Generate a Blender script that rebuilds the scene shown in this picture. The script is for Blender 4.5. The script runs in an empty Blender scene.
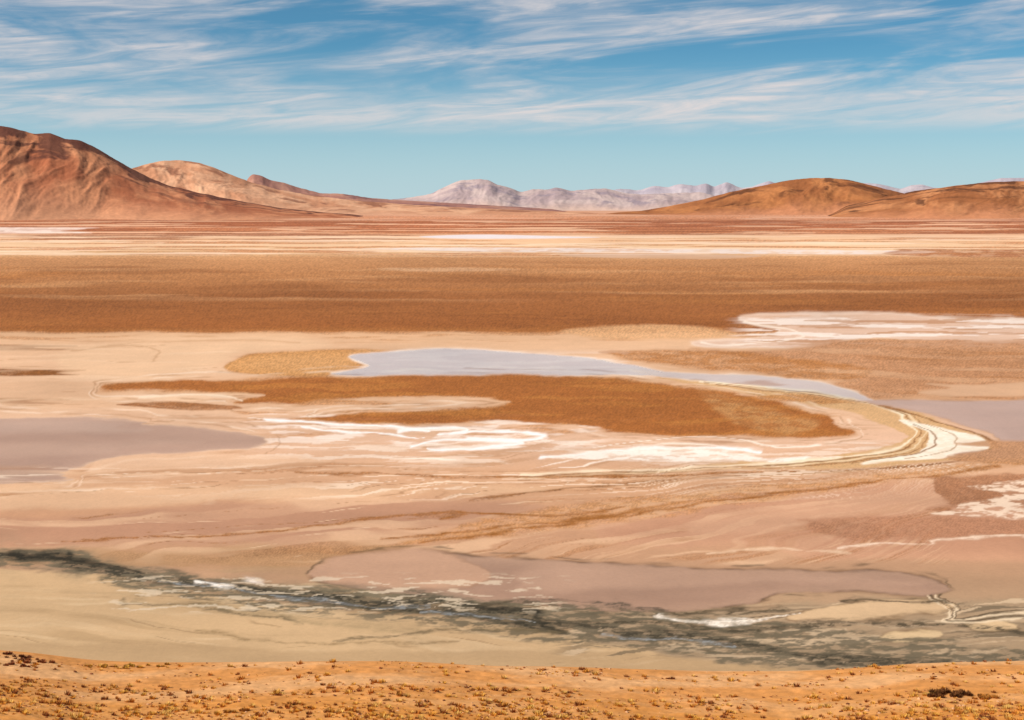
import bpy, math, random
import numpy as np
from mathutils import Vector

H = 60.0          # viewpoint height above the salt flat (m)
F = 1407.0        # camera focal length in image pixels
CU, CV = 512.0, 207.0   # centre column and true horizon row, in image pixels
rng = np.random.default_rng(7)

scene = bpy.context.scene
scene.view_settings.view_transform = 'Standard'
scene.view_settings.look = 'None'
scene.view_settings.exposure = 0

# ------------------------------------------------------------------ helpers
_perm = rng.permutation(256)
_perm = np.concatenate([_perm, _perm])
_ang = rng.random(256) * 2 * np.pi
_gx, _gy = np.cos(_ang), np.sin(_ang)

def perlin(x, y, seed=0):
    x = np.asarray(x, float) + seed * 17.31
    y = np.asarray(y, float) + seed * 9.77
    xi = np.floor(x).astype(np.int64); yi = np.floor(y).astype(np.int64)
    xf = x - xi; yf = y - yi
    u = xf * xf * xf * (xf * (xf * 6 - 15) + 10)
    v = yf * yf * yf * (yf * (yf * 6 - 15) + 10)
    def g(ix, iy, dx, dy):
        h = _perm[(_perm[ix & 255] + iy) & 255]
        return _gx[h] * dx + _gy[h] * dy
    a = g(xi, yi, xf, yf); b = g(xi + 1, yi, xf - 1, yf)
    c = g(xi, yi + 1, xf, yf - 1); d = g(xi + 1, yi + 1, xf - 1, yf - 1)
    return ((a + (b - a) * u) + ((c + (d - c) * u) - (a + (b - a) * u)) * v) * 1.5

def fbm(x, y, seed=0, octv=4, gain=0.5):
    s = 0; a = 1.0; t = 0
    for i in range(octv):
        s = s + a * perlin(x * 2 ** i, y * 2 ** i, seed + i * 3)
        t += a; a *= gain
    return s / t

def ridged(x, y, seed=0, octv=4):
    s = 0; a = 1.0; t = 0
    for i in range(octv):
        s = s + a * (1 - np.abs(perlin(x * 2 ** i, y * 2 ** i, seed + i * 3)) * 2)
        t += a; a *= 0.5
    return s / t

def sm(a, b, x):
    t = np.clip((x - a) / (b - a), 0, 1)
    return t * t * (3 - 2 * t)

def lin(c):
    c = np.array(c, float) / 255
    return np.where(c <= 0.04045, c / 12.92, ((c + 0.055) / 1.055) ** 2.4)

def make_mesh(name, verts, quads, cols=None, wet=None, mat=None, smooth=True, nper=4):
    me = bpy.data.meshes.new(name)
    me.vertices.add(len(verts)); me.vertices.foreach_set('co', verts.astype(np.float32).ravel())
    n = len(quads)
    me.loops.add(n * nper); me.loops.foreach_set('vertex_index', quads.astype(np.int32).ravel())
    me.polygons.add(n)
    me.polygons.foreach_set('loop_start', (np.arange(n) * nper).astype(np.int32))
    me.polygons.foreach_set('loop_total', np.full(n, nper, np.int32))
    me.update(calc_edges=True)
    me.polygons.foreach_set('use_smooth', np.full(n, smooth))
    if cols is not None:
        at = me.color_attributes.new(name='Col', type='FLOAT_COLOR', domain='POINT')
        c4 = np.ones((len(verts), 4), np.float32); c4[:, :3] = cols
        at.data.foreach_set('color', c4.ravel())
    if wet is not None:
        at = me.attributes.new(name='wet', type='FLOAT', domain='POINT')
        at.data.foreach_set('value', wet.astype(np.float32))
    ob = bpy.data.objects.new(name, me)
    scene.collection.objects.link(ob)
    if mat: me.materials.append(mat)
    return ob

def grid_quads(nr, nc):
    i = np.arange(nr - 1)[:, None] * nc + np.arange(nc - 1)[None, :]
    i = i.ravel()
    return np.stack([i, i + 1, i + nc + 1, i + nc], 1)

# ------------------------------------------------------------------ terrain height
crestU = [-2000, -200, 0, 40, 90, 130, 200, 400, 440, 500, 560, 640, 700, 800, 870, 900, 1024, 1200, 3000]
crestV = [640, 645, 650, 653, 661, 662.5, 663, 661, 664, 667, 667, 670, 672, 672, 668, 664, 661, 658, 650]
_cu = np.arange(-2000, 3001, 4.0)
_cv = np.interp(_cu, crestU, crestV)
_k = np.exp(-np.linspace(-2, 2, 31) ** 2); _k /= _k.sum()
_cv = np.convolve(np.pad(_cv, 15, 'edge'), _k, 'valid')
def height(x, y):
    b = x / np.maximum(y, 20.0)
    U = CU + F * b
    vc = np.interp(U, _cu, _cv)
    yc = 110.0 + 3 * perlin(x / 25, x * 0 + .5, 3)
    zc = H - yc * (vc - CV) / F
    d = yc - y
    near = zc + 0.15 * d + 0.0013 * d * d
    bump = 0.22 * fbm(x / 6, y / 6, 11, 4) + 0.08 * fbm(x / .9, y / .9, 13, 3)
    near = near + bump * sm(-4, 4, d)
    s = sm(0, 1, np.clip(-d / 55.0, 0, 1)) * 0.35 + np.clip(-d / 55.0, 0, 1) * 0.65
    far = zc * (1 - s) + bump * sm(-4, 4, d)
    return np.where(d > 0, near, far)

# ------------------------------------------------------------------ ground grid
Uc = np.concatenate([np.linspace(-4500, -120, 60, endpoint=False), np.arange(-120, 1145, 1.0), np.linspace(1145, 5500, 60)])
ynear = np.concatenate([np.linspace(1.5, 80, 50, endpoint=False), np.linspace(80, 113, 150, endpoint=False), np.linspace(113, 172, 25, endpoint=False)])
dv = np.concatenate([np.arange(H * F / 172 , 60, -0.9), np.arange(60, 10, -0.4), np.arange(10, 1.2, -0.25)])
yfar = H * F / dv
yy = np.concatenate([ynear, yfar, [90000, 140000]])
Yg, Ug = np.meshgrid(yy, Uc, indexing='ij')
Xg = (Ug - CU) / F * Yg
Z = height(Xg, Yg)
U = Ug.ravel(); Y = Yg.ravel(); X = Xg.ravel(); Zr = Z.ravel()
V = CV + F * H / Y       # image pixel row where the flat at this range appears
isflat = Y > 140
amp = np.clip((V - CV) / 250, 0.03, 1.3)

n1 = fbm(U / 55, V / 16, 21, 4, .5); n2 = fbm(U / 75, V / 15, 31, 4, .5)
n1f = fbm(U / 9, V / 3.2, 41, 3); n2f = fbm(U / 11, V / 3, 51, 3)
WU = U + (12 * n1 + 2.5 * n1f) * np.clip(amp * 1.5, .3, 1.3)
WV = V + (4.8 * n2 + .9 * n2f) * amp
SV = V + (11 * fbm(U / 190, V / 38, 61, 2, .4) + 2.4 * fbm(U / 45, V / 9, 67, 3, .45)) * amp   # smooth drift used by the silt lines

KEYS = [(207, (208, 168, 144)), (212, (208, 154, 122)), (218, (204, 140, 102)), (221, (178, 112, 76)), (226, (188, 116, 78)), (233, (196, 128, 86)),  # far rows lightened: distance haze is put into the soil colour
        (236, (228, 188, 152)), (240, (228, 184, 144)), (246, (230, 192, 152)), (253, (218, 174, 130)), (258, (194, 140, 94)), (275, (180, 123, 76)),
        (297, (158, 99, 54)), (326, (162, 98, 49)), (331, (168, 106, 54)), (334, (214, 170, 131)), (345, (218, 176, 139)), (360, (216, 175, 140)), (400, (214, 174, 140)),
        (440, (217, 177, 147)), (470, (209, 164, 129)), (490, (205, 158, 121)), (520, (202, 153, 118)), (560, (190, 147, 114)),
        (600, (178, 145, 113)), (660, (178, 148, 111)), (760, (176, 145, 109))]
kv = np.array([k[0] for k in KEYS]); kc = np.array([lin(k[1]) for k in KEYS])
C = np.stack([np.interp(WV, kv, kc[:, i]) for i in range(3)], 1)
wet = np.zeros(len(U))

def spline(pts, closed=True, sub=6):
    p = np.array(pts, float); n = len(p); out = []
    rngi = range(n) if closed else range(n - 1)
    for i in rngi:
        if closed:
            p0, p1, p2, p3 = p[(i - 1) % n], p[i], p[(i + 1) % n], p[(i + 2) % n]
        else:
            p0, p1, p2, p3 = p[max(i - 1, 0)], p[i], p[i + 1], p[min(i + 2, n - 1)]
        for k in range(sub):
            t = k / sub
            out.append(0.5 * ((2 * p1) + (-p0 + p2) * t + (2 * p0 - 5 * p1 + 4 * p2 - p3) * t * t + (-p0 + 3 * p1 - 3 * p2 + p3) * t ** 3))
    if not closed: out.append(p[-1])
    return np.array(out)

def blend(idx, a, col, w=None):
    a = np.clip(a, 0, 1)
    C[idx] = C[idx] * (1 - a[:, None]) + lin(col)[None, :] * a[:, None]
    if w is not None:
        wet[idx] = wet[idx] * (1 - a) + w * a

def polymask(pts, soft, warp=1.0):
    p = spline(pts)
    lo = p.min(0) - 20; hi = p.max(0) + 12
    idx = np.nonzero(isflat & (U > lo[0] - 10) & (U < hi[0] + 10) & (V > lo[1]) & (V < hi[1]))[0]
    qx = U[idx] + (WU[idx] - U[idx]) * warp; qy = V[idx] + (WV[idx] - V[idx]) * warp
    d2 = np.full(len(idx), 1e9); ins = np.zeros(len(idx), bool)
    for i in range(len(p)):
        a = p[i]; b = p[(i + 1) % len(p)]
        e = b - a; L = (e ** 2).sum() + 1e-9
        t = np.clip(((qx - a[0]) * e[0] + (qy - a[1]) * e[1]) / L, 0, 1)
        dx = qx - a[0] - t * e[0]; dy = qy - a[1] - t * e[1]
        d2 = np.minimum(d2, dx * dx + dy * dy)
        c = ((a[1] > qy) != (b[1] > qy))
        xs = a[0] + (qy - a[1]) / (e[1] if abs(e[1]) > 1e-9 else 1e-9) * e[0]
        ins ^= c & (qx < xs)
    sd = np.sqrt(d2) * np.where(ins, -1, 1)
    return idx, sd

def poly(pts, col, soft=1.2, op=1.0, warp=1.0, mott=0.0, w=0.0, rim=None, seed=0, rimw=1.5, inner=None):
    idx, sd = polymask(pts, soft, warp)
    a = sm(soft, -soft, sd) * op
    if mott > 0:
        m = fbm(U[idx] / 22, V[idx] / 4.0, 60 + seed, 4, .6)
        a = a * np.clip(1 - mott + mott * sm(-.18, .12, m) * 1.0, 0, 1)
    blend(idx, a, col, w)
    if inner is not None:
        ai = sm(0, inner[1], -sd + 3 * fbm(U[idx] / 80, V[idx] / 9, 99 + seed, 3)) * inner[2]
        blend(idx, ai, inner[0])
    if rim is not None:
        a = np.exp(-((sd) / rimw) ** 2) * rim[1] * (0.55 + 0.9 * fbm(U[idx] / 30, V[idx] / 10, 77 + seed, 2))
        blend(idx, a, rim[0])

def rings(pts, col, dists, width, op, warp=.8, seed=0):
    """old shorelines left parallel to a basin edge"""
    idx, sd = polymask(pts, 1, warp)
    sd = sd * (1 + .5 * fbm(U[idx] / 70, V[idx] / 22, 88 + seed, 2))
    for d in dists:
        a = np.exp(-((sd - d) / width) ** 2) * op * sm(-.1, .3, fbm(U[idx] / 45, V[idx] / 12, 78 + seed + int(d * 7), 2))
        blend(idx, a, col)

def line(pts, col, width, op=1.0, warp=1.0, mott=0.0, seed=0, w=None):
    p = spline(pts, closed=False, sub=5)
    lo = p.min(0) - width * 2 - 16; hi = p.max(0) + width * 2 + 16
    idx = np.nonzero(isflat & (U > lo[0]) & (U < hi[0]) & (V > lo[1]) & (V < hi[1]))[0]
    qx = U[idx] + (WU[idx] - U[idx]) * warp; qy = V[idx] + (WV[idx] - V[idx]) * warp
    d2 = np.full(len(idx), 1e9)
    for i in range(len(p) - 1):
        a = p[i]; e = p[i + 1] - a; L = (e ** 2).sum() + 1e-9
        t = np.clip(((qx - a[0]) * e[0] + (qy - a[1]) * e[1]) / L, 0, 1)
        d2 = np.minimum(d2, (qx - a[0] - t * e[0]) ** 2 + (qy - a[1] - t * e[1]) ** 2)
    wd = width * (0.75 + 0.9 * fbm(U[idx] / 45, V[idx] / 20, 90 + seed, 2))
    a = np.exp(-d2 / np.maximum(wd, .3) ** 2) * op
    if mott > 0:
        m = fbm(U[idx] / 14, V[idx] / 3.0, 160 + seed, 4, .65)
        a = a * np.clip(1 - mott + mott * sm(-.10, .10, m), 0, 1)
    blend(idx, a, col, w)

def streaks(u0, u1, v0, v1, col, su, sv, th, op, seed, fade=20, fv=4, width=.12):
    idx = np.nonzero(isflat & (U > u0 - fade) & (U < u1 + fade) & (V > v0 - fv) & (V < v1 + fv))[0]
    m = fbm(U[idx] / su, WV[idx] / sv, seed, 4, .5)
    a = sm(th, th + width, m) * op
    a = a * sm(u0 - fade, u0 + fade, U[idx]) * sm(u1 + fade, u1 - fade, U[idx]) * sm(v0 - fv, v0 + fv, V[idx]) * sm(v1 + fv, v1 - fv, V[idx])
    blend(idx, a, col)

def flow(u0, u1, v0, v1, pf, ps, qs, col, th, width, op, seed, fade=40, fv=8, octv=3):
    """bands of silt that follow old shorelines; pf(U,V) labels the shoreline"""
    idx = np.nonzero(isflat & (U > u0) & (U < u1) & (V > v0) & (V < v1))[0]
    u = U[idx]; v = SV[idx]
    m = fbm(pf(u, v) / ps, u / qs, seed, octv, .5)
    a = sm(th, th + width, m) * op
    a = a * sm(u0, u0 + fade, u) * sm(u1, u1 - fade, u) * sm(v0, v0 + fv, v) * sm(v1, v1 - fv, v)
    a = a * (.3 + .7 * sm(-.15, .2, fbm(u / 160, v / 22, seed + 9, 3)))
    blend(idx, a, col)

def flines(u0, u1, v0, v1, pf, ps, qs, k, col, th, op, seed, fade=40, fv=8):
    """thin crisp silt lines: isolines of the shoreline label"""
    idx = np.nonzero(isflat & (U > u0) & (U < u1) & (V > v0) & (V < v1))[0]
    u = U[idx]; v = SV[idx]
    n = pf(u, v) / ps + k * fbm(pf(u, v) / (ps * 3), u / qs, seed, 3, .45)
    fr = np.abs(n - np.round(n))
    a = sm(th, th * .2, fr) * op * sm(.05, .3, fbm(u / 130, v / 12, seed + 5, 3))
    a = a * sm(u0, u0 + fade, u) * sm(u1, u1 - fade, u) * sm(v0, v0 + fv, v) * sm(v1, v1 - fv, v)
    blend(idx, a, col)

L0, R0 = -700, 1800
# --- far plain
streaks(L0, R0, 212, 222, (222, 176, 146), 160, 1.6, .05, .5, 301, fv=1)
streaks(L0, R0, 220, 235, (156, 90, 56), 260, 2.2, -.05, .65, 302, fv=1)
streaks(L0, R0, 221, 236, (230, 184, 148), 200, 1.6, .10, .8, 303, fv=1)
poly([(L0, 227), (20, 227.3), (85, 228.8), (60, 231), (90, 232.5), (0, 233.5), (L0, 234)], (236, 214, 200), .6, .9, .5, mott=.3)
streaks(L0, R0, 236, 256, (238, 208, 178), 230, 2.5, .0, .7, 304, fv=2)
streaks(L0, R0, 237, 256, (196, 130, 84), 260, 2.0, .06, .75, 305, fv=2)
poly([(420, 236.5), (480, 234.5), (550, 236), (600, 237.5), (520, 238.6), (450, 238.4)], (222, 212, 212), .5, .95, .4)
poly([(360, 249), (480, 247.5), (640, 249), (800, 249.5), (930, 251), (900, 254), (760, 254), (620, 252.6), (500, 252)], (224, 208, 198), .6, .9, .6, mott=.5)
poly([(560, 255), (640, 253.5), (760, 256), (700, 259), (600, 257.5)], (208, 176, 152), .8, .7, .6)
poly([(900, 250), (1000, 249), (R0, 252), (R0, 258), (980, 257)], (172, 106, 62), .8, .8, .6, mott=.4)
streaks(L0, 420, 234, 240, (162, 96, 58), 200, 1.8, .02, .7, 306, fv=1)
# --- brown plain
streaks(L0, R0, 256, 300, (206, 154, 106), 340, 7, .06, .5, 310, width=.3)
streaks(L0, R0, 262, 330, (142, 85, 43), 300, 9, .0, .45, 311, width=.3)
streaks(L0, R0, 268, 330, (182, 118, 62), 400, 8, .06, .4, 312, width=.3)
poly([(380, 268.5), (450, 267.5), (520, 269.5), (460, 271.5), (400, 271)], (214, 170, 130), .8, .6, .8, mott=.4)
streaks(L0, 640, 331, 342, (182, 124, 74), 120, 4, .0, .5, 313, width=.25)
# --- pale shore on the right
poly([(560, 331), (630, 325.5), (700, 327), (738, 333), (700, 338.5), (610, 338)], (210, 162, 116), 2, .85)
poly([(738, 318), (790, 313), (900, 314), (1024, 318), (R0, 320), (R0, 348), (1000, 347), (930, 342), (870, 338), (815, 345), (760, 348), (700, 346), (691, 341), (755, 337), (775, 330)], (216, 182, 158), 1.4, .95, 1.2, rim=((232, 216, 200), .6))
streaks(740, R0, 316, 346, (234, 220, 208), 130, 5, .0, .8, 320)
streaks(740, R0, 318, 345, (186, 132, 90), 120, 4, .06, .7, 321)
line([(745, 322), (790, 330), (800, 338), (730, 345), (700, 342)], (234, 218, 200), 1.4, .8)
poly([(690, 349), (760, 351), (830, 342), (900, 341), (R0, 350), (R0, 398), (950, 399), (870, 400), (815, 386), (860, 378), (850, 368), (780, 364)], (190, 138, 98), 3, .95, 1.0, mott=.1, inner=((182, 130, 90), 16, .5))
poly([(600, 352), (700, 351), (800, 358), (872, 369), (850, 380), (790, 378), (730, 370), (650, 362)], (180, 119, 64), 2.2, .85, 1.1, mott=.25)
flow(640, 1400, 345, 400, lambda u, v: v - .03 * u, 7, 260, (212, 168, 130), .10, .2, .5, 322)
flow(640, 1400, 345, 400, lambda u, v: v - .03 * u, 6, 260, (168, 112, 64), .08, .2, .5, 323)
poly([(950, 387), (1010, 383), (R0, 384), (R0, 396), (990, 396)], (210, 170, 136), 1.5, .8)
# --- small shoreline streaks on the left
for p in ([(L0, 344), (18, 345), (36, 347.5), (16, 350), (L0, 350)], [(L0, 368), (20, 369), (58, 373), (12, 376), (L0, 377)], [(L0, 397), (14, 398), (28, 401), (0, 404), (L0, 404)]):
    poly(p, (146, 92, 46), 1.0, 1, .4, mott=.2)
poly([(60, 352), (150, 338), (280, 336), (330, 345), (240, 352), (215, 366), (140, 376), (70, 372)], (224, 186, 149), 5, .7)
line([(70, 350), (130, 346), (160, 352), (150, 360)], (194, 148, 108), 1.1, .6)
line([(110, 345), (160, 342), (230, 340), (300, 342)], (196, 150, 110), 1.0, .5)
poly([(L0, 378), (60, 382), (110, 396), (60, 408), (L0, 410)], (212, 170, 134), 3, .6, mott=.3)
flow(L0, 300, 338, 414, lambda u, v: v + .02 * u, 7, 260, (230, 196, 162), .06, .2, .5, 324)
flines(L0, 330, 338, 414, lambda u, v: v + .02 * u, 9, 200, 1.2, (186, 138, 98), .07, .5, 325)
# --- tan spit and pale pool
spit = [(226, 366), (248, 355), (300, 350.5), (360, 350), (430, 351), (370, 360), (345, 374), (300, 377), (250, 374)]
poly(spit, (202, 147, 90), 1.3, .97, .8, rim=((174, 118, 64), .7), inner=((208, 158, 106), 12, .5))
pool = [(352, 356), (400, 350.5), (470, 349), (520, 353), (580, 358), (640, 366), (660, 374), (560, 376), (470, 376), (400, 376), (330, 374), (368, 366)]
poly(pool, (214, 190, 178), .9, 1, .8, w=.8, rim=((238, 222, 206), .7))  # pale lavender base colour stands in for part of the sky reflection
poly([(630, 370), (720, 374), (800, 379), (856, 392), (875, 402), (820, 399), (760, 387), (680, 380)], (214, 190, 176), .9, 1, .7, w=.75, rim=((232, 212, 190), .6))  # sky reflection put into this channel's colour as well
streaks(350, 640, 352, 374, (226, 208, 194), 130, 5, .08, .4, 326)
# --- salt crust haze under the steppe band
streaks(255, 600, 414, 448, (238, 222, 208), 80, 6, .05, .7, 330)
streaks(200, 900, 442, 466, (232, 212, 192), 150, 5, .05, .6, 331)
wavy = lambda u, v: v - 14 * np.sin(u / 170)
flow(80, 900, 410, 476, wavy, 6, 300, (186, 140, 102), .08, .12, .5, 332)
flines(60, 900, 410, 478, wavy, 6, 180, 1.3, (174, 126, 86), .08, .5, 334)
flines(60, 900, 410, 478, wavy, 7, 180, 1.3, (244, 230, 214), .12, .7, 337)
# --- curved shore lines
poly([(650, 376), (740, 386), (830, 396), (900, 408), (960, 428), (992, 446), (975, 457), (900, 466), (780, 470), (700, 466), (830, 456), (895, 445), (900, 432), (850, 412), (760, 396)], (206, 164, 116), 1.2, .95, .8)
# --- dry grass steppe band
veg = [(105, 386), (160, 382), (260, 379), (400, 375.5), (520, 375.5), (620, 379), (700, 389), (780, 402), (826, 419), (850, 433), (780, 437), (700, 435), (620, 432), (560, 424), (480, 420), (400, 424), (320, 419), (360, 413.5), (440, 411.5), (503, 405), (490, 399), (400, 397), (330, 398), (290, 403), (236, 404), (262, 396), (200, 391), (110, 391)]
poly(veg, (166, 99, 43), 1.5, .97, 1.2, rim=((186, 128, 72), .5), rimw=2)
rings(veg, (158, 106, 62), [3, 6.5], .7, .5)
rings(veg, (238, 222, 200), [4.6, 8.5], .8, .4, seed=4)
streaks(230, 850, 378, 436, (184, 120, 58), 150, 7, .02, .6, 333, width=.25)
poly([(700, 394), (760, 405), (818, 425), (780, 435), (740, 425)], (196, 147, 94), 4, .6, mott=.6)
poly([(120, 404), (170, 401), (205, 403), (244, 408), (200, 410.5), (150, 408)], (156, 98, 50), .9, .9, .7, mott=.2)
line([(140, 397), (190, 394), (225, 396), (245, 401)], (230, 206, 178), 1.3, .9, .6)
# --- left lavender lagoon
lag = [(L0, 416), (60, 418), (150, 424), (230, 431), (264, 438), (256, 447), (205, 452), (135, 455), (70, 470), (0, 484), (L0, 490)]
poly(lag, (186, 150, 128), 1.0, 1, 1.0, w=.45, rim=((216, 182, 152), .6), inner=((175, 139, 118), 16, .6))
poly([(L0, 418), (40, 420), (120, 426), (70, 432), (L0, 434)], (196, 164, 142), 5, .5, w=.6)
poly([(L0, 446), (60, 444), (140, 440), (200, 441), (120, 448), (40, 456), (L0, 460)], (192, 159, 137), 4, .4, w=.45)
rings(lag, (176, 130, 92), [3.5, 8, 12], .7, .5)
rings(lag, (234, 208, 182), [5.5, 10], 1.0, .6, seed=3)
poly([(110, 460), (180, 454), (270, 455), (330, 462), (240, 470), (140, 478), (90, 474)], (222, 183, 150), 2, .7)
# --- salt crust swirls
for s, wd_ in (([(396, 432), (420, 428), (450, 427), (470, 430), (440, 434)], 1.9), ([(450, 433), (500, 431), (550, 436), (520, 440), (470, 438)], 1.9), ([(408, 447), (440, 440), (490, 441), (525, 443), (480, 448), (430, 449)], 2.1), ([(270, 420), (330, 424), (400, 428), (430, 431)], 1.4), ([(300, 428), (360, 434), (430, 437)], 1.0), ([(540, 457), (620, 451), (700, 447), (760, 452)], 1.8)):
    line(s, (246, 241, 236), wd_, 1.0, .9, mott=.1)
poly([(545, 456), (620, 449), (700, 446.5), (760, 456), (845, 457), (770, 462), (680, 461), (600, 459)], (240, 229, 216), 1.2, .95, 1.1, mott=.6)
for k, (c, w_, o) in enumerate([((238, 219, 188), 1.5, .95), ((142, 95, 52), .9, .85), ((228, 204, 166), 1.2, .8), ((152, 102, 58), .8, .75)]):
    q = k * 5.0
    line([(700 + q, 382 + k), (800 + q * .9, 391 + k * 1.5), (868 + q, 403 + k), (905 + q, 418 + k * .6), (914 + q, 434), (898 + q, 448 + k), (850, 457 + k * 1.6), (760, 464 + k * 1.6), (660, 469 + k), (520, 474 + k * 2)], c, w_, o, .6, seed=k)
poly([(902, 420), (930, 424), (975, 436), (988, 446), (968, 456), (905, 462), (860, 464), (915, 453), (930, 440), (924, 430)], (240, 229, 210), .9, .95, .6, mott=.2)
line([(880, 406), (930, 419), (972, 432), (996, 446), (986, 456), (930, 465), (850, 470), (740, 476), (600, 486), (470, 500)], (144, 94, 48), 1.4, .92, .5)
line([(916, 424), (936, 436), (930, 448), (900, 457), (850, 463)], (144, 96, 52), 1.0, .85, .5)
line([(930, 424), (955, 436), (950, 450), (905, 460)], (170, 126, 78), .8, .7, .5)
poly([(868, 402), (950, 400), (R0, 402), (R0, 460), (1016, 458), (1003, 446), (985, 432), (930, 415)], (196, 163, 145), 1, 1, .6, w=.55, rim=((178, 130, 90), .5), inner=((188, 154, 136), 14, .5))
poly([(990, 448), (1024, 440), (R0, 440), (R0, 466), (1010, 464)], (190, 139, 98), 1.5, .9, .8)
# --- middle flats: broad smooth silt sheets
poly([(L0, 520), (0, 520), (200, 505), (420, 498), (545, 505), (480, 522), (300, 540), (100, 545), (L0, 549)], (190, 144, 114), 4, .9, 1.0, inner=((180, 134, 106), 12, .7))
poly([(L0, 488), (150, 486), (330, 486), (420, 492), (240, 500), (60, 508), (L0, 510)], (218, 177, 141), 4, .85, 1.1)
poly([(690, 506), (850, 484), (R0, 468), (R0, 560), (900, 560), (760, 545), (620, 545), (600, 525)], (200, 151, 119), 4, .9, 1.0, inner=((190, 140, 110), 18, .7))
poly([(L0, 552), (120, 548), (300, 544), (420, 548), (300, 566), (120, 566), (L0, 560)], (182, 140, 99), 4, .8, 1.2)
conv = lambda u, v: (v - 452) / np.clip((1080 - u) / 1000, .06, 3)
flow(L0, 960, 462, 566, conv, 20, 800, (226, 187, 150), .04, .14, .5, 501)
flow(L0, 960, 462, 566, conv, 17, 700, (172, 119, 76), .11, .12, .5, 503)
flow(L0, 1000, 462, 500, conv, 3.5, 240, (238, 214, 188), .10, .10, .7, 507)
flines(L0, 700, 462, 566, conv, 13, 420, 1.6, (160, 108, 62), .045, .6, 508, fade=200)
flines(L0, 680, 462, 566, conv, 19, 420, 1.6, (232, 200, 166), .055, .55, 512, fade=200)
flines(L0, 940, 464, 500, conv, 6, 360, 1.0, (150, 104, 64), .07, .5, 516, fade=120)
poly([(700, 520), (820, 500), (940, 490), (950, 505), (860, 518), (760, 534), (690, 536)], (206, 160, 128), 5, .7, .9)
poly([(540, 506), (700, 492), (850, 477), (990, 462), (1030, 463), (900, 482), (760, 502), (620, 522), (500, 536), (400, 546), (440, 530)], (188, 129, 69), 2.6, .55, 1.1, mott=.6)
dk = [(935, 482), (1000, 475), (R0, 478), (R0, 500), (985, 505), (975, 516), (950, 508)]
poly(dk, (166, 114, 79), 2, .9, 1.0, mott=.1)
poly([(810, 525), (900, 518), (R0, 520), (R0, 536), (930, 540), (850, 538)], (176, 124, 92), 3.5, .8, 1.1, mott=.15)
poly([(955, 508), (1000, 496), (1040, 480), (R0, 478), (R0, 512), (1000, 518)], (232, 207, 182), 1.2, .9, 1.4, mott=.9, seed=4)
line([(840, 548), (920, 543), (980, 538), (1100, 534)], (234, 209, 184), 1.6, .85, 1.0, mott=.3)
line([(700, 552), (780, 548), (850, 552)], (224, 192, 160), 1.6, .8, 1.0, mott=.3)
for s in [[(300, 472), (480, 476), (640, 476), (760, 472)], [(420, 543), (540, 527), (640, 513), (760, 496), (900, 480), (1000, 466)], [(380, 538), (460, 531), (560, 522), (640, 510)], [(440, 518), (500, 512), (560, 516), (620, 508)], [(60, 541), (240, 534), (400, 516), (520, 512)]]:
    line(s, (158, 100, 45), 1.8, .9, .8, mott=.3, seed=3)
# --- mud pool and lower shores
tilt = lambda u, v: v - .085 * u
poly([(L0, 568), (60, 572), (160, 588), (330, 610), (480, 622), (545, 632), (620, 642), (640, 662), (300, 690), (L0, 700)], (200, 167, 126), 2, .9, 1.0)
flow(L0, 640, 566, 690, tilt, 11, 400, (174, 143, 104), .04, .2, .55, 510)
flow(L0, 640, 566, 690, tilt, 9, 320, (216, 187, 148), .08, .18, .5, 512)
flines(L0, 640, 572, 690, tilt, 10, 320, 1.4, (150, 120, 84), .06, .6, 518)
poly([(L0, 640), (100, 644), (300, 652), (520, 650), (640, 655), (700, 672), (L0, 690)], (184, 152, 113), 3, .85, 1.0)
line([(130, 598), (170, 604), (250, 610), (330, 624), (420, 630)], (150, 130, 96), 5, .5, 1.2, mott=.4, seed=21)
poly([(560, 604), (740, 608), (950, 598), (R0, 604), (R0, 672), (900, 668), (700, 658), (580, 635)], (170, 144, 114), 3, .9, 1.2, mott=.2)
flow(540, 1800, 598, 668, lambda u, v: v - .03 * u, 5, 140, (112, 98, 77), .05, .12, .7, 360, octv=4)
flow(540, 1800, 598, 668, lambda u, v: v + .02 * u, 5, 110, (210, 182, 148), .06, .10, .75, 361, octv=4)
flines(540, 1800, 598, 668, lambda u, v: v - .02 * u, 6, 110, 1.8, (86, 73, 54), .09, .8, 365)
mud = [(330, 560), (420, 552), (500, 558), (600, 562), (700, 568), (820, 570), (900, 572), (948, 585), (935, 596), (850, 592), (785, 593), (740, 606), (640, 612), (540, 606), (440, 600), (380, 592), (315, 580)]
poly(mud, (180, 143, 117), 1.1, 1, .7, w=.35, rim=((116, 88, 64), .85), rimw=1.5, inner=((165, 129, 106), 12, .7))
poly([(308, 570), (330, 558), (420, 550), (470, 562), (490, 580), (440, 590), (360, 586), (318, 580)], (196, 154, 124), 2, .85, .8, w=.3, rim=((148, 110, 80), .4))
poly([(540, 566), (700, 572), (850, 575), (920, 584), (760, 582), (620, 590), (520, 588)], (192, 154, 128), 5, .6, w=.3)
rings(mud, (86, 72, 52), [3.5], 1.1, .6)
poly([(790, 614), (850, 603), (948, 600), (945, 612), (870, 619), (800, 622)], (208, 175, 136), 1.2, .95, rim=((130, 102, 72), .7))
poly([(885, 634), (915, 629), (940, 634), (925, 642), (890, 642)], (214, 184, 142), 1, .95, rim=((130, 102, 72), .6))
poly([(965, 624), (1000, 620), (1016, 628), (985, 633)], (214, 182, 140), 1, .95, rim=((104, 84, 60), .8))
for k in range(4):
    line([(944 - k * 4, 596), (962 - k * 5, 606 + k * 2), (952 - k * 3, 618 + k), (1000, 612 + k * 3), (1100, 604 + k * 3)], [(90, 74, 54), (226, 203, 170)][k % 2], 1.2, .88, .8, seed=k)
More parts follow.
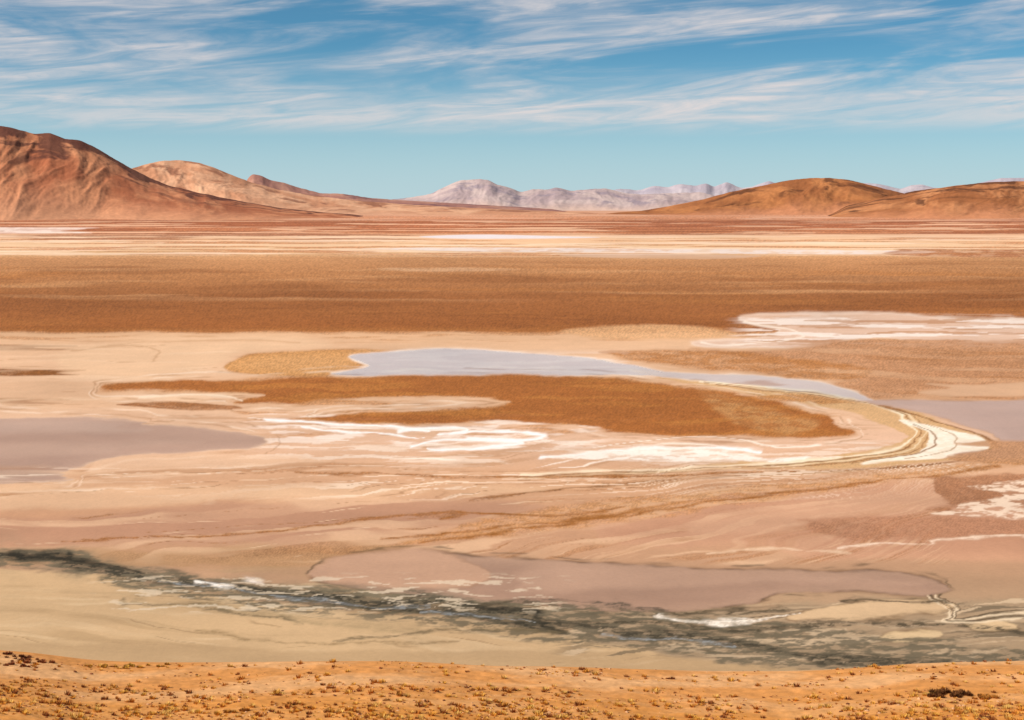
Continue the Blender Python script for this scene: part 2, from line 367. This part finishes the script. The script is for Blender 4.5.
# --- dark seep channel
poly([(L0, 544), (0, 548), (120, 564), (300, 584), (480, 597), (590, 604), (740, 620), (940, 640), (1060, 650), (R0, 655), (R0, 668), (850, 668), (700, 654), (560, 643), (430, 626), (280, 611), (120, 588), (0, 568), (L0, 560)], (108, 98, 78), 3, .85, 1.4, mott=.8, seed=7)
line([(L0, 540), (0, 553), (60, 562), (150, 576), (260, 590), (380, 600), (480, 607), (545, 622)], (136, 124, 100), 12, .65, 1.2, mott=.3, seed=1)
line([(L0, 542), (0, 555), (60, 564), (150, 577), (260, 591), (380, 601), (480, 608), (550, 626)], (64, 59, 47), 7.5, .95, 1.4, mott=.6, seed=2)
line([(0, 553), (80, 562), (140, 572)], (50, 45, 34), 3.8, .97, 1.2, mott=.25, seed=9)
line([(240, 590), (380, 606), (470, 616), (556, 632)], (60, 55, 43), 4.2, .95, 1.4, mott=.45, seed=12)
line([(470, 606), (530, 614), (556, 630)], (52, 47, 36), 3.4, .97, 1.3, mott=.25, seed=15)
line([(540, 618), (600, 630), (680, 636), (760, 648), (850, 660), (960, 664)], (70, 63, 49), 5, .93, 1.4, mott=.65, seed=3)
line([(480, 605), (580, 600), (680, 612), (780, 608)], (88, 75, 56), 2.8, .85, 1.4, mott=.55, seed=13)
line([(570, 622), (640, 622), (720, 630), (800, 628), (900, 622), (1100, 640)], (80, 70, 53), 3.4, .88, 1.4, mott=.65, seed=4)
for s in ([(160, 580), (260, 594), (360, 603), (430, 608)], [(600, 634), (660, 638), (740, 648)], [(420, 612), (500, 618), (540, 624)]):
    line(s, (150, 150, 146), 1.5, .8, 1.3, mott=.5, seed=22, w=.9)      # standing water in the seep
line([(120, 600), (180, 606), (240, 612), (300, 622)], (116, 101, 75), 3.2, .8, 1.4, mott=.5, seed=5)
line([(330, 640), (420, 634), (480, 630), (560, 632)], (116, 100, 73), 1.8, .8, 1.4, mott=.4, seed=6)
line([(200, 632), (330, 642), (460, 640)], (146, 120, 83), 1.8, .7, 1.4, mott=.5, seed=7)
line([(840, 600), (900, 604), (950, 600)], (78, 65, 47), 2.2, .88, 1.2, mott=.35, seed=8)
line([(190, 580), (215, 585), (232, 590)], (242, 234, 224), 3, .95, 1.2, mott=.5, seed=1)
line([(240, 578), (262, 581)], (238, 226, 214), 2, .9, 1.2, mott=.4)
line([(655, 616), (700, 622), (740, 622), (790, 614)], (238, 226, 210), 2.4, .95, 1.3, mott=.4, seed=2)
streaks(100, 560, 575, 612, (218, 198, 170), 50, 4, .14, .65, 363)

# fine grain everywhere (world-scale mottling of salt, mud and tufts)
g1 = fbm(X / 3.0, Y / 9.0, 400, 3, .7); g2 = fbm(X / 30, Y / 60, 410, 4, .6); g3 = fbm(U / 200, V / 25, 420, 3)
vegm = np.clip(sm(.0, .10, C[:, 0] - C[:, 2] * 3.2), 0, 1) * isflat
rn = rng.random(len(U)) - .5
k = 1 + (g1 * .035 + g2 * .05) * (1 - .8 * wet) + g3 * .14 + rn * .03 + vegm * (rn * .34 + g1 * .12)
C *= k[:, None]
# contrast curve: deepens dark ground colours, lifts pale ones, slight warm tint
lum = C.mean(1, keepdims=True)
C = C * (np.clip(lum / .40, .3, 1.6) ** .13) * np.array([1.03, .995, .97])
# foreground slope soil
fg = ~isflat
fU, fY = X[fg], Y[fg]
m = fbm(fU / 14, fY / 6, 430, 4, .55)[:, None]
m2 = fbm(fU / 1.2, fY / 1.2, 440, 3, .6)[:, None]
base = lin((212, 143, 78)) * (1 - sm(-.2, .3, m)) + lin((222, 165, 110)) * sm(-.2, .3, m)
tq = sm(102, 86, fY)[:, None] * .65
base = base * (1 - tq) + lin((212, 138, 58)) * tq
base = base * (1 + .34 * m2)
ed = sm(116, 130, fY)[:, None]
C[fg] = base * (1 - ed) + lin((184, 152, 112)) * ed
C = np.clip(C, 0.01, .88)

# ------------------------------------------------------------------ materials
def soil_mat(name, s1, s2, amt, bump=0.3, bdist=.2, rough=.95, wetattr=False, spec=.1):
    m = bpy.data.materials.new(name); m.use_nodes = True
    nt = m.node_tree; N = nt.nodes; Lk = nt.links
    b = N['Principled BSDF']
    b.inputs['Roughness'].default_value = rough
    b.inputs['Specular IOR Level'].default_value = spec
    at = N.new('ShaderNodeAttribute'); at.attribute_name = 'Col'
    tc = N.new('ShaderNodeTexCoord')
    fac = []
    for s, a in ((s1, amt), (s2, amt)):
        n = N.new('ShaderNodeTexNoise'); n.inputs['Scale'].default_value = s
        n.inputs['Detail'].default_value = 6; n.inputs['Roughness'].default_value = .66
        Lk.new(tc.outputs['Object'], n.inputs['Vector'])
        r = N.new('ShaderNodeMapRange'); r.inputs['From Min'].default_value = .25; r.inputs['From Max'].default_value = .75
        r.inputs['To Min'].default_value = 1 - a; r.inputs['To Max'].default_value = 1 + a
        Lk.new(n.outputs['Fac'], r.inputs['Value']); fac.append((n, r))
    mu = N.new('ShaderNodeMath'); mu.operation = 'MULTIPLY'
    Lk.new(fac[0][1].outputs[0], mu.inputs[0]); Lk.new(fac[1][1].outputs[0], mu.inputs[1])
    vm = N.new('ShaderNodeVectorMath'); vm.operation = 'SCALE'
    Lk.new(at.outputs['Color'], vm.inputs[0]); Lk.new(mu.outputs[0], vm.inputs['Scale'])
    Lk.new(vm.outputs[0], b.inputs['Base Color'])
    bp = N.new('ShaderNodeBump'); bp.inputs['Strength'].default_value = bump; bp.inputs['Distance'].default_value = bdist
    Lk.new(fac[1][0].outputs['Fac'], bp.inputs['Height']); Lk.new(bp.outputs[0], b.inputs['Normal'])
    if wetattr:
        w = N.new('ShaderNodeAttribute'); w.attribute_name = 'wet'
        for sock, a, c in ((b.inputs['Roughness'], .95, .05), (b.inputs['Specular IOR Level'], spec, .45), (bp.inputs['Strength'], bump, 0)):
            r = N.new('ShaderNodeMapRange'); r.inputs['To Min'].default_value = a; r.inputs['To Max'].default_value = c
            Lk.new(w.outputs['Fac'], r.inputs['Value']); Lk.new(r.outputs[0], sock)
    return m

gm = soil_mat('salt_flat_soil', .06, 1.1, .06, .3, .12, wetattr=True)
ground = make_mesh('ground', np.stack([X, Y, Zr], 1), grid_quads(len(yy), len(Uc)), C, wet, gm)

# ------------------------------------------------------------------ hills
def hill(name, prof, D, W, Wb, pal, seed, gully=.16, gs=26, nr=170, step=1.1, S=1.5, con=1.0, topdark=0.0, rag=.8, band=0.0, skew=.5):
    pu = np.array([p[0] for p in prof], float); pv = np.array([p[1] for p in prof], float)
    us = np.arange(pu[0], pu[-1], step); nc = len(us)
    t = np.concatenate([np.linspace(0, 1, nr), 1 + np.linspace(0.03, 1, 26)])
    T, UU = np.meshgrid(t, us, indexing='ij')
    Dr = D * (1 + .03 * perlin(UU / 60, UU * 0, seed))
    Wf = W * (1 + .35 * fbm(UU / 130, UU * 0 + .4, seed + 20, 2))
    Yh = np.where(T <= 1, Dr - Wf * (1 - T), Dr + Wb * (T - 1))
    Xh = (UU - CU) / F * Yh
    k = np.exp(-np.linspace(-2, 2, 9) ** 2); k /= k.sum()
    pr = np.interp(us, pu, pv); pr = np.convolve(np.pad(pr, 4, 'edge'), k, 'valid')
    pr = pr + rag * fbm(us / 14, us * 0 + .7, seed + 1, 4, .6) * np.clip((215 - pr) / 20, 0, 1)
    zr = H + (CV - pr)[None, :] / F * Dr
    edge = sm(0, 30, us - us[0]) * sm(0, 30, us[-1] - us)
    zr = -8 + (zr + 8) * edge[None, :]
    tt = np.clip(T, 0, 1)
    wx = fbm(UU / 70, tt * 1.6, seed + 2, 2) * .8
    sh = np.where(T <= 1, tt ** S * .8 + sm(0, 1, tt) * .2, 1 - sm(0, 1, T - 1))
    q = UU / gs + wx - (tt - .5) * skew
    g = ridged(q, tt * 1.7, seed + 4, 5) - .55
    fine = fbm(UU / (gs * .35), tt * 7, seed + 24, 4, .6)
    big = perlin(q * .32, tt * 1.3, seed + 8)
    env = np.where(T <= 1, (4 * tt * (1 - tt)) ** .8 * (.25 + .75 * tt), (4 * (T - 1) * (2 - T)) * .5)
    rel = np.clip(zr + 8, 0, None)
    z = -8 + rel * sh + rel * env * (gully * g + gully * 2.2 * big + gully * .35 * fine)
    z = np.minimum(z, -8 + rel * (sh * .2 + .8 * np.maximum(sh, 0) ** .35) + 2)
    dark, mid, light, foot = [lin(c) for c in pal]  # palettes of the far ranges carry painted distance haze
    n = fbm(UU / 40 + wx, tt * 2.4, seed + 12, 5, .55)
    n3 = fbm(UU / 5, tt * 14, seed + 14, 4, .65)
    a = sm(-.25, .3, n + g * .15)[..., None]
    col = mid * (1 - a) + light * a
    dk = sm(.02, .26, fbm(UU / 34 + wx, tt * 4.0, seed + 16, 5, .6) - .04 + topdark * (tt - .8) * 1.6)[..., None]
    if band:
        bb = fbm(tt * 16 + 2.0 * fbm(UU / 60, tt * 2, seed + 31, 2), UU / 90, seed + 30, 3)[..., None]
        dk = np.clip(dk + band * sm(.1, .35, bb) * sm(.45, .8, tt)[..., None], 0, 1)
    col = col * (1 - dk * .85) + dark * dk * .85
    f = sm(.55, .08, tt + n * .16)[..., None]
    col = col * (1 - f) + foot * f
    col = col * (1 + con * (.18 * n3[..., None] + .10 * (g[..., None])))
    col = np.clip(col, .01, .85).reshape(-1, 3)
    mt = soil_mat(name + '_soil', .004, .02, .10 * con, .5 * con, 10)
    return make_mesh(name, np.stack([Xh, Yh, z], -1).reshape(-1, 3), grid_quads(len(t), nc), col, None, mt)

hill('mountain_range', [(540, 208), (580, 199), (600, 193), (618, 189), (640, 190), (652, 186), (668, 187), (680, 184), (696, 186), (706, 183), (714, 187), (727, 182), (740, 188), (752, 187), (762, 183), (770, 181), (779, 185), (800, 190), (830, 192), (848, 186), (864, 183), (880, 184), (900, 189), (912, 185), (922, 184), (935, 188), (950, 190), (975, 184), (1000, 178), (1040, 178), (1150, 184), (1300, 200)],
     42000, 8000, 5000, [(170, 158, 168), (182, 168, 174), (196, 182, 184), (208, 184, 176)], 700, .06, 12, rag=1.0, con=.3, nr=120)  # farthest range: aerial haze painted in as pale bluish rock colours
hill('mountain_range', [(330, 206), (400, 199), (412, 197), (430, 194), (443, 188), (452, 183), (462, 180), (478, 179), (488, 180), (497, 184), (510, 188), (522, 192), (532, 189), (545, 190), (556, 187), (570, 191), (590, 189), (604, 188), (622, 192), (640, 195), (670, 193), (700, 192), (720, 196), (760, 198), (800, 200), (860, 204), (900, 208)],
     30000, 7000, 5000, [(156, 138, 144), (178, 154, 152), (200, 176, 168), (214, 180, 162)], 500, .075, 14, rag=1.1, con=.45)  # pale low-contrast colours include the haze of distance
hill('mountain', [(225, 178), (240, 174), (250, 173), (262, 176), (270, 180), (285, 183), (300, 188), (320, 193), (345, 194), (370, 198), (400, 200), (450, 203), (520, 207), (580, 211)],
     20000, 5000, 3000, [(132, 92, 88), (162, 112, 98), (184, 134, 112), (208, 158, 130)], 520, .08, 20, con=.7)
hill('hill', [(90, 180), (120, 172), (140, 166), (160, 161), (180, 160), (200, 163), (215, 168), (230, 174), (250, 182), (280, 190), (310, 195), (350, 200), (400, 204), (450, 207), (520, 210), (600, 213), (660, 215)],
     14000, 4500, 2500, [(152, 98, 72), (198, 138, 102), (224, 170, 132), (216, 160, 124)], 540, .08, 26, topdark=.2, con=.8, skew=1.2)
hill('hill', [(-900, 150), (-600, 120), (-300, 132), (-100, 118), (0, 126), (10, 127), (20, 130), (35, 134), (50, 133), (65, 139), (80, 140), (95, 147), (110, 156), (130, 168), (150, 178), (170, 186), (200, 193), (240, 201), (280, 208), (330, 213), (380, 216)],
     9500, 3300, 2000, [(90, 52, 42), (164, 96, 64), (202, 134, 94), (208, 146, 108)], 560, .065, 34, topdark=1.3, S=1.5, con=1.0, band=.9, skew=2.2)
hill('hill', [(590, 214), (640, 211), (670, 206), (700, 200), (730, 192), (760, 186), (790, 180), (810, 178), (830, 178), (850, 180), (870, 185), (890, 190), (910, 195), (960, 203), (1020, 210)],
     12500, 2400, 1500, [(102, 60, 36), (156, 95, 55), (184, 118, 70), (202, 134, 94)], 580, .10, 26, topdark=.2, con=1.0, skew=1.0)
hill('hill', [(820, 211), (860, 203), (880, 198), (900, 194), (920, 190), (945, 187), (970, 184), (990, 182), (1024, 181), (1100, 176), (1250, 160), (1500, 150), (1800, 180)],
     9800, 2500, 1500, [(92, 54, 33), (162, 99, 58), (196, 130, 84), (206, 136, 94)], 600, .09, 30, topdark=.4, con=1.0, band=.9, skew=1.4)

# ------------------------------------------------------------------ foreground plants & stones
def scatter_mat(name, rough=.9):
    m = bpy.data.materials.new(name); m.use_nodes = True
    nt = m.node_tree; b = nt.nodes['Principled BSDF']; b.inputs['Roughness'].default_value = rough
    b.inputs['Specular IOR Level'].default_value = .1
    at = nt.nodes.new('ShaderNodeAttribute'); at.attribute_name = 'Col'
    n = nt.nodes.new('ShaderNodeTexNoise'); n.inputs['Scale'].default_value = 9; n.inputs['Detail'].default_value = 4
    r = nt.nodes.new('ShaderNodeMapRange'); r.inputs['To Min'].default_value = .6; r.inputs['To Max'].default_value = 1.4
    vm = nt.nodes.new('ShaderNodeVectorMath'); vm.operation = 'SCALE'
    nt.links.new(n.outputs['Fac'], r.inputs['Value']); nt.links.new(at.outputs['Color'], vm.inputs[0])
    nt.links.new(r.outputs[0], vm.inputs['Scale']); nt.links.new(vm.outputs[0], b.inputs['Base Color'])
    return m

def tufts(name, pos, rad, hgt, cols, blades, mat):
    n = len(pos)
    th = rng.random((n, blades)) * 2 * np.pi
    r0 = np.sqrt(rng.random((n, blades))) * .6
    lean = r0 + .25 + .3 * rng.random((n, blades))
    R = rad[:, None]; Hh = hgt[:, None] * (1.05 - .55 * r0) * (.7 + .5 * rng.random((n, blades)))
    cx, cy = np.cos(th), np.sin(th)
    bx = pos[:, 0:1] + cx * r0 * R; by = pos[:, 1:2] + cy * r0 * R; bz = pos[:, 2:3] - .03
    w = R * .16
    p1 = np.stack([bx - cy * w, by + cx * w, bz + bx * 0], -1)
    p2 = np.stack([bx + cy * w, by - cx * w, bz + bx * 0], -1)
    p3 = np.stack([pos[:, 0:1] + cx * lean * R, pos[:, 1:2] + cy * lean * R, bz + Hh], -1)
    v = np.stack([p1, p2, p3], 2).reshape(-1, 3)
    f = np.arange(len(v)).reshape(-1, 3)
    jit = .75 + .5 * rng.random((n, blades, 1, 1))
    c = np.broadcast_to(cols[:, None, None, :] * jit, (n, blades, 3, 3)).copy()
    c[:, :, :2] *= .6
    return make_mesh(name, v, f, np.clip(c.reshape(-1, 3), .005, .8), None, mat, False, 3)

def place(n, ymin=82, ymax=110):
    y = ymin + (ymax - ymin) * rng.random(n * 6); x = (rng.random(n * 6) - .5) * 2 * .47 * y
    d = fbm(x / 5, y / 5, 700, 3)
    keep = rng.random(n * 6) < np.clip(.12 + 1.1 * d + .6 * sm(104, 86, y), .03, 1)
    x, y = x[keep][:n], y[keep][:n]
    return np.stack([x, y, height(x, y)], 1)

gmt = scatter_mat('dry_grass')
p = place(3400)
n = len(p)
sz = .09 + .22 * rng.random(n) ** 2.4
pal = np.array([lin((236, 172, 76)), lin((222, 152, 62)), lin((200, 126, 54)), lin((240, 184, 98)), lin((156, 92, 48))])
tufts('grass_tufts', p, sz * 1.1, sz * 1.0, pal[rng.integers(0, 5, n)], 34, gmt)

def shrub(u, y, spread, count, size, col):
    x0 = (u - CU) / F * y
    q = np.stack([x0 + rng.normal(0, spread, count), y + rng.normal(0, spread * .6, count)], 1)
    q = np.column_stack([q, height(q[:, 0], q[:, 1])])
    s = size * (.6 + .7 * rng.random(count))
    c = np.array([lin(col)] * count) * (.7 + .6 * rng.random((count, 1)))
    return q, s, c
parts = []
for (u, y, sp, ct, si, co) in [(952, 94.5, .75, 26, .34, (110, 68, 36)), (985, 93, .5, 10, .30, (190, 124, 54)), (14, 109, 1.0, 18, .26, (126, 70, 44)), (40, 108, 1.0, 12, .24, (160, 92, 54)),
                               (24, 105, .7, 9, .22, (150, 84, 50)), (128, 109, 1.3, 22, .20, (200, 150, 62)), (105, 109, .7, 8, .20, (190, 142, 62)), (668, 107, .3, 4, .18, (150, 88, 50)), (235, 88, .4, 6, .22, (200, 138, 60)),
                               (700, 89, .5, 8, .24, (220, 150, 62)), (380, 86, .5, 8, .22, (226, 158, 70)), (530, 88, .5, 8, .24, (220, 154, 62)), (822, 86, .5, 8, .22, (206, 138, 60))]:
    parts.append(shrub(u, y, sp, ct, si, co))
q = np.vstack([a[0] for a in parts]); s = np.concatenate([a[1] for a in parts]); c = np.vstack([a[2] for a in parts])
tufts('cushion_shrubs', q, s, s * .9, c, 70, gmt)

import bmesh
bm = bmesh.new(); bmesh.ops.create_icosphere(bm, subdivisions=1, radius=1)
iv = np.array([v.co[:] for v in bm.verts]); ifc = np.array([[v.index for v in f.verts] for f in bm.faces]); bm.free()
p = place(3200, 82, 111)
n = len(p); sz = .03 + .11 * rng.random(n) ** 3
sc = sz[:, None, None] * (0.7 + .6 * rng.random((n, 1, 3))) * np.array([1, 1, .7])
vs = iv[None] * (0.8 + .4 * rng.random((n, len(iv), 1))) * sc + p[:, None, :]
fs = (ifc[None] + (np.arange(n) * len(iv))[:, None, None]).reshape(-1, 3)
pal = np.array([lin((140, 82, 50)), lin((170, 108, 66)), lin((108, 64, 42)), lin((210, 160, 116))])
cc = np.repeat(pal[rng.integers(0, 4, n)], len(iv), 0)
make_mesh('scattered_stones', vs.reshape(-1, 3), fs, cc, None, scatter_mat('stone'), False, 3)

# ------------------------------------------------------------------ light & sky
to_sun = Vector((-0.74, -0.26, 0.70)).normalized()
sd = bpy.data.lights.new('sun', 'SUN'); sd.energy = 4.5; sd.angle = math.radians(.5); sd.color = (1, .95, .875)
so = bpy.data.objects.new('sun', sd); scene.collection.objects.link(so)
so.rotation_euler = to_sun.to_track_quat('Z', 'Y').to_euler()
so.location = (0, 0, 300)
el = math.asin(to_sun.z); az = math.atan2(to_sun.x, to_sun.y)

w = bpy.data.worlds.new('World'); scene.world = w; w.use_nodes = True
nt = w.node_tree; N = nt.nodes; Lk = nt.links
bg = N['Background']; bg.inputs['Strength'].default_value = .1
sky = N.new('ShaderNodeTexSky'); sky.sky_type = 'NISHITA'; sky.sun_disc = False
sky.sun_elevation = el; sky.sun_rotation = az; sky.altitude = 4300; sky.air_density = 1.0; sky.dust_density = .2; sky.ozone_density = 3.0
tc = N.new('ShaderNodeTexCoord')
sx = N.new('ShaderNodeSeparateXYZ'); Lk.new(tc.outputs['Generated'], sx.inputs[0])
def math_(op, a, b=None, clamp=False):
    m = N.new('ShaderNodeMath'); m.operation = op; m.use_clamp = clamp
    for i, v in enumerate((a, b)):
        if v is None: continue
        if isinstance(v, (int, float)): m.inputs[i].default_value = v
        else: Lk.new(v, m.inputs[i])
    return m.outputs[0]
def mr(v, a, b, c=0, d=1, smooth=True):
    r = N.new('ShaderNodeMapRange'); r.interpolation_type = 'SMOOTHSTEP' if smooth else 'LINEAR'
    Lk.new(v, r.inputs['Value'])
    for nm, x in (('From Min', a), ('From Max', b), ('To Min', c), ('To Max', d)): r.inputs[nm].default_value = x
    return r.outputs[0]
azn = math_('ARCTAN2', sx.outputs['X'], sx.outputs['Y'])
eln = math_('ARCSINE', sx.outputs['Z'])
def cloudnoise(sa, se, skew, detail, dist, off, rough=.6):
    cb = N.new('ShaderNodeCombineXYZ')
    Lk.new(math_('ADD', math_('MULTIPLY', azn, sa), off), cb.inputs[0])
    Lk.new(math_('MULTIPLY', math_('ADD', eln, math_('MULTIPLY', azn, skew)), se), cb.inputs[1])
    cb.inputs[2].default_value = off
    n = N.new('ShaderNodeTexNoise'); n.inputs['Scale'].default_value = 1; n.inputs['Detail'].default_value = detail
    n.inputs['Roughness'].default_value = rough; n.inputs['Distortion'].default_value = dist
    Lk.new(cb.outputs[0], n.inputs['Vector'])
    return n.outputs['Fac']
c1 = cloudnoise(5, 38, -.07, 8, .8, 3.2, .58)
c2 = cloudnoise(12, 110, -.09, 8, 1.0, 8.1, .62)
c3 = cloudnoise(3.0, 20, -.02, 3, .3, 5.5)
big = mr(c1, .36, .62)
fine = mr(c2, .30, .70)
cov = mr(c3, .30, .55, .40, 1)
m = math_('MULTIPLY', math_('MULTIPLY', big, math_('ADD', math_('MULTIPLY', fine, .72), .28)), cov)
low = mr(eln, .050, .085)
m = math_('MULTIPLY', m, low)
band = math_('MULTIPLY', mr(eln, .048, .062), mr(eln, .088, .068))
m = math_('ADD', m, math_('MULTIPLY', math_('MULTIPLY', band, math_('ADD', math_('MULTIPLY', fine, .7), .2)), .75))
m = math_('ADD', m, mr(eln, .05, .10, 0, .03))
m = math_('MULTIPLY', m, .9, True)
tint = N.new('ShaderNodeMix'); tint.data_type = 'RGBA'; tint.blend_type = 'MULTIPLY'; tint.inputs['Factor'].default_value = 1
Lk.new(sky.outputs[0], tint.inputs['A']); tint.inputs['B'].default_value = (.40, .84, .84, 1)
hz = N.new('ShaderNodeMix'); hz.data_type = 'RGBA'
Lk.new(mr(eln, .120, -.005, 0, .95), hz.inputs['Factor']); Lk.new(tint.outputs['Result'], hz.inputs['A']); hz.inputs['B'].default_value = (4.9, 6.4, 6.9, 1)
mix = N.new('ShaderNodeMix'); mix.data_type = 'RGBA'
Lk.new(m, mix.inputs['Factor']); Lk.new(hz.outputs['Result'], mix.inputs['A']); mix.inputs['B'].default_value = (7.5, 6.9, 6.8, 1)
Lk.new(mix.outputs['Result'], bg.inputs['Color'])

# ------------------------------------------------------------------ camera
cd = bpy.data.cameras.new('camera'); cam = bpy.data.objects.new('camera', cd); scene.collection.objects.link(cam)
cam.location = (0, 0, H); cam.rotation_euler = (math.radians(90), 0, 0)
cd.sensor_width = 36; cd.lens = 36 * F / 1024
cd.shift_y = -(360 - CV) / 1024
cd.clip_start = .5; cd.clip_end = 300000
scene.camera = cam
